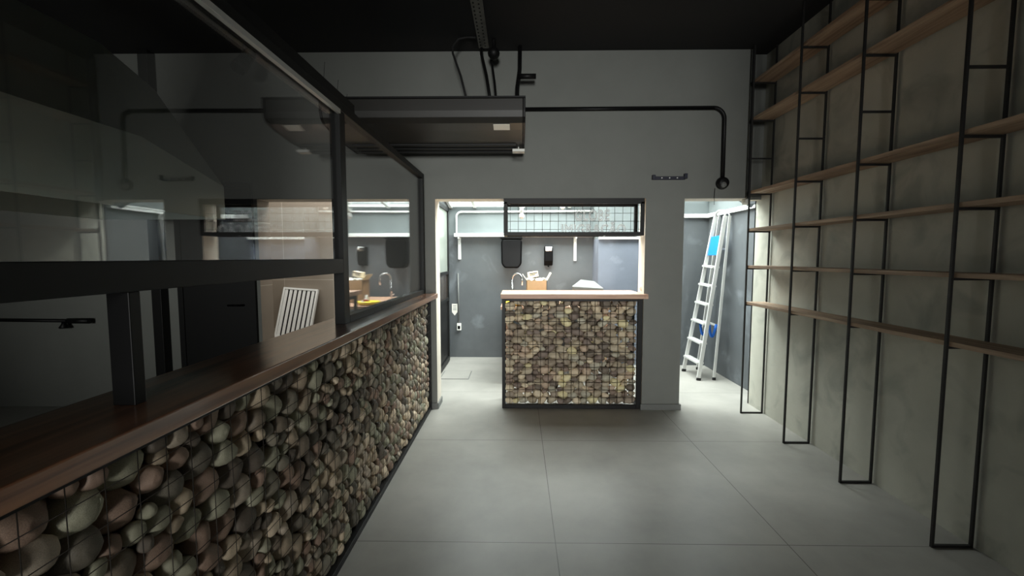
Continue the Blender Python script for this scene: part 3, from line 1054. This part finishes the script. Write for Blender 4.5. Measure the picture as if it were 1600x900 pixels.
# black dispensers on the far wall
t = thing('water_dispenser', (-.1, 6.0, 1.4), 'large glossy black rounded dispenser high on the slate wall', 'dispenser')
m = MB(); m.prism([(-.24 + .05, 1.30), (.05 - .05, 1.30), (.045, 1.36), (.05, 1.66), (.03, 1.70), (-.22, 1.70), (-.24, 1.66), (-.235, 1.36)], 1, 5.93, RY - .001)
m.build('body', 'black_gloss', t, .02)
m = MB(); m.box(-.245, .055, 5.92, RY - .001, 1.702, 1.728); m.build('lid', 'black_gloss', t, .006)
t = thing('soap_dispenser', (.42, 6.1, 1.34), 'slim black wall soap dispenser right of the large black one', 'dispenser')
m = MB(); m.prism([(RY - .001, 1.33), (RY - .07, 1.34), (RY - .10, 1.40), (RY - .11, 1.55), (RY - .09, 1.60), (RY - .001, 1.60)], 0, .365, .485)
m.build('body', 'black_gloss', t, .008)
m = MB(); m.box(.375, .475, RY - .116, RY - .03, 1.535, 1.598); m.build('upper_cover', 'chrome', t, .008)
m = MB(); m.lathe([(.014, 0), (.014, -.012), (0, -.016)], (.455, RY - .116, 1.57), 1, 12); m.build('button', 'white_plastic', t)
m = MB(); m.lathe([(.012, 0), (.010, -.02)], (.425, RY - .06, 1.335), 2, 10); m.build('nozzle', 'black_gloss', t)

# sink table and what stands on it
t = thing('sink_table', (.4, 5.4, 0), 'wood topped work table behind the small serving counter', 'table')
m = MB(); m.box(-.20, 1.03, 4.80, RY - .15, .86, .895); m.build('table_top', 'bar_wood2', t, .003)
for x in (-.18, .96):
    for y in (4.82, RY - .22):
        m = MB(); m.box(x, x + .05, y, y + .05, 0, .86); m.build('leg', 'bar_wood2', t)
cb = thing('cardboard_box', (.225, 5.3, .895), 'open brown cardboard box on the work table', 'box')
bx0, bx1, by0, by1, bz0, bz1 = .10, .345, 5.18, 5.42, .896, 1.17
m = MB()
m.box(bx0, bx1, by0, by0 + .005, bz0, bz1); m.box(bx0, bx1, by1 - .005, by1, bz0, bz1)
m.box(bx0, bx0 + .005, by0, by1, bz0, bz1); m.box(bx1 - .005, bx1, by0, by1, bz0, bz1)
m.box(bx0, bx1, by0, by1, bz0, bz0 + .005)
m.build('carton', 'card', cb)
for (hx0, sgn, z1) in ((bx0, -1, 1.24), (bx1, 1, 1.26)):
    m = MB()
    A = [(hx0, by0, bz1), (hx0, by1, bz1), (hx0 + sgn * .05, by1, z1), (hx0 + sgn * .05, by0, z1)]
    vv = [m.bm.verts.new(v) for v in A] + [m.bm.verts.new(Vector(v) + Vector((.006, 0, 0))) for v in A]
    for fcs in ((0, 1, 2, 3), (7, 6, 5, 4), (0, 4, 5, 1), (1, 5, 6, 2), (2, 6, 7, 3), (3, 7, 4, 0)):
        m.bm.faces.new([vv[i] for i in fcs])
    m.build('flap', 'card_pale', cb)
m = MB()
rr = random.Random(5)
gx = [[(bx0 + .008 + (bx1 - bx0 - .016) * i / 8, by0 + .01 + (by1 - by0 - .02) * j / 8, 1.15 + rr.uniform(0, .05)) for j in range(9)] for i in range(9)]
V = [[m.bm.verts.new(q) for q in row] for row in gx]
for i in range(8):
    for j in range(8):
        m.bm.faces.new((V[i][j], V[i + 1][j], V[i + 1][j + 1], V[i][j + 1]))
tag(m.build('packing_paper', 'paper'), 'crumpled white packing paper filling the open cardboard box', 'paper')
m = MB(); mt = Matrix.Translation((.185, 5.28, 1.205)) @ Matrix.Rotation(math.radians(-10), 4, 'Y') @ Matrix.Rotation(math.radians(10), 4, 'Z')
m.box(-.058, .058, -.045, .045, .0, .07, mtx=mt); pk = m.build('small_packet', 'card_pale', None, .004)
tag(pk, 'small pale packet lying on the paper in the cardboard box', 'packet')
m = MB(); m.box(-.05, .05, -.0465, -.0452, .045, .055, mtx=mt); m.box(-.05, .02, -.0465, -.0452, .028, .036, mtx=mt); m.box(-.055, .055, -.044, .044, -.012, 0.0, mtx=mt); m.build('printed_lines', 'smoked', pk)
m = MB()
pts = [(-.085, 5.75, .896), (-.085, 5.75, 1.15)] + [(-.085 + 0.0, 5.75 - .075 + .075 * math.cos(math.radians(a_)), 1.15 + .085 * math.sin(math.radians(a_))) for a_ in range(0, 181, 20)] + [(-.085, 5.60, 1.08)]
pts = [Vector((-.085 + (5.75 - q[1]) * .9, 5.75 - (5.75 - q[1]) * .4, q[2])) for q in pts]
m.tube(pts, .012, 10); fc = m.build('faucet', 'chrome')
tag(fc, 'chrome gooseneck faucet at the left of the work table', 'faucet')
m = MB(); m.tube([(-.085, 5.75, .93), (-.13, 5.72, .96)], .009, 8); m.build('lever', 'chrome', fc)
m = MB(); m.lathe([(.085, 0), (.12, .012), (.135, .035), (.128, .04), (.10, .022), (0, .018)], (-.04, 4.98, .896), 2, 26)
yb = m.build('yellow_bowl', 'yellow'); tag(yb, 'shallow yellow bowl on the front edge of the work table', 'bowl')
m = MB(); m.tube([(-.05, 4.97, .94), (-.01, 5.0, .946), (.03, 4.98, .94)], [.006, .016, .006], 8)
tag(m.build('red_sponge', 'red'), 'small red scrap lying in the yellow bowl', 'sponge')
for x, y, h, lab in ((.03, 5.12, .10, 'small white bottle beside the cardboard box'), (.045, 5.02, .05, 'low white cup in front of the small bottle')):
    m = MB(); m.lathe([(.024, 0), (.026, .01), (.026, h * .6), (.012, h * .75), (.012, h), (0, h)], (x, y, .896), 2, 16)
    tag(m.build('bottle' if h > .06 else 'cup', 'white_plastic'), lab, 'bottle' if h > .06 else 'cup')
m = MB()
sheet = [(.62, 5.05, 1.13), (1.02, 5.05, 1.075), (.95, 5.40, 1.14), (.78, 5.42, 1.17)]
A = [m.bm.verts.new(q) for q in ((.62, 5.0, 1.115), (1.0, 5.02, 1.09), (.95, 5.35, 1.155), (.78, 5.38, 1.175))]
B = [m.bm.verts.new(q) for q in ((.64, 5.0, 1.07), (1.0, 5.02, .896), (.95, 5.35, .896), (.64, 5.38, .896))]
m.bm.faces.new(A); m.bm.faces.new(B[::-1])
for k in range(4):
    m.bm.faces.new((A[k], B[k], B[(k + 1) % 4], A[(k + 1) % 4]))
tag(m.build('grey_case', 'grey_plastic', None, .01), 'pale grey plastic case with slanting lid on the work table', 'case')

# hanging bulbs
for (x, y, z, lab) in ((.53, 5.2, 2.02, 'bare white bulb hanging from the glass roof, farther one'), (.035, 4.66, 1.86, 'bare white bulb in a tangle of wire behind the mesh sign')):
    t = thing('hanging_bulb', (x, y, roofz(y)), lab, 'light bulb', 'bare bulbs under the glass roof')
    m = MB(); m.lathe([(0, 0), (.016, .004), (.028, .02), (.030, .036), (.022, .055), (.013, .072)], (x, y, z), 2, 18); m.build('bulb', 'bulb', t)
    m = MB(); m.lathe([(.015, .07), (.018, .075), (.018, .11), (.006, .12)], (x, y, z), 2, 14); m.build('socket', 'white_plastic', t)
    m = MB()
    if y < 5:
        pts = [Vector((x, y, z + .11)) + Vector((.045 * math.sin(k * 1.25) * (1 - k / 30), .03 * math.cos(k * .9), (.07 + .055 * math.cos(k * .8)) - .05)) for k in range(22)]
        m.tube(pts, .004, 6)
    m.tube([(x, y, z + .11), (x + .01, y, z + .2), (x, y, roofz(y) - .02)], .004, 6)
    m.build('cord', 'white_plastic' if y < 5 else 'black_metal', t)

# small things round the side opening
m = MB()
A = [(2.20, 4.55, 2.10), (2.49, 4.55, 2.10), (2.49, 4.5, 1.98), (2.43, 4.5, 2.0), (2.40, 4.5, 1.96), (2.34, 4.52, 2.0), (2.30, 4.52, 2.02), (2.26, 4.53, 2.06)]
vv = [m.bm.verts.new(q) for q in A]; ww = [m.bm.verts.new(Vector(q) + Vector((0, .012, 0))) for q in A]
m.bm.faces.new(vv); m.bm.faces.new(ww[::-1])
for k in range(len(A)):
    m.bm.faces.new((vv[k], ww[k], ww[(k + 1) % len(A)], vv[(k + 1) % len(A)]))
tag(m.build('torn_sheet', 'slate'), 'torn dark sheet hanging under the roof above the ladder', 'sheet')
m = MB(); m.lathe([(.022, .0), (.03, -.02), (.03, -.05), (.018, -.07)], (2.12, WY + .10, 1.965), 1, 16); sp_ = m.build('spot_lamp', 'white_plastic')
tag(sp_, 'tiny white spot lamp under the header beside the shelf upright', 'lamp')
m = MB(); m.tube([(2.12, WY + .07, 1.965), (2.12, WY + .07, HZ - .001)], .007, 6); m.build('mount', 'black_metal', sp_)
m = MB(); m.box(-.93, -.60, 5.02, 5.36, .0005, .006)
hc = m.build('floor_hatch', 'floor', None, .002); tag(hc, 'square inspection cover in the floor just behind the left doorway', 'hatch')
m = MB()
for (x0, x1, y0, y1) in ((-.94, -.59, 5.01, 5.02), (-.94, -.59, 5.36, 5.37), (-.94, -.93, 5.02, 5.36), (-.60, -.59, 5.02, 5.36)):
    m.box(x0, x1, y0, y1, .0003, .004)
m.build('rim', 'grey_plastic', hc)
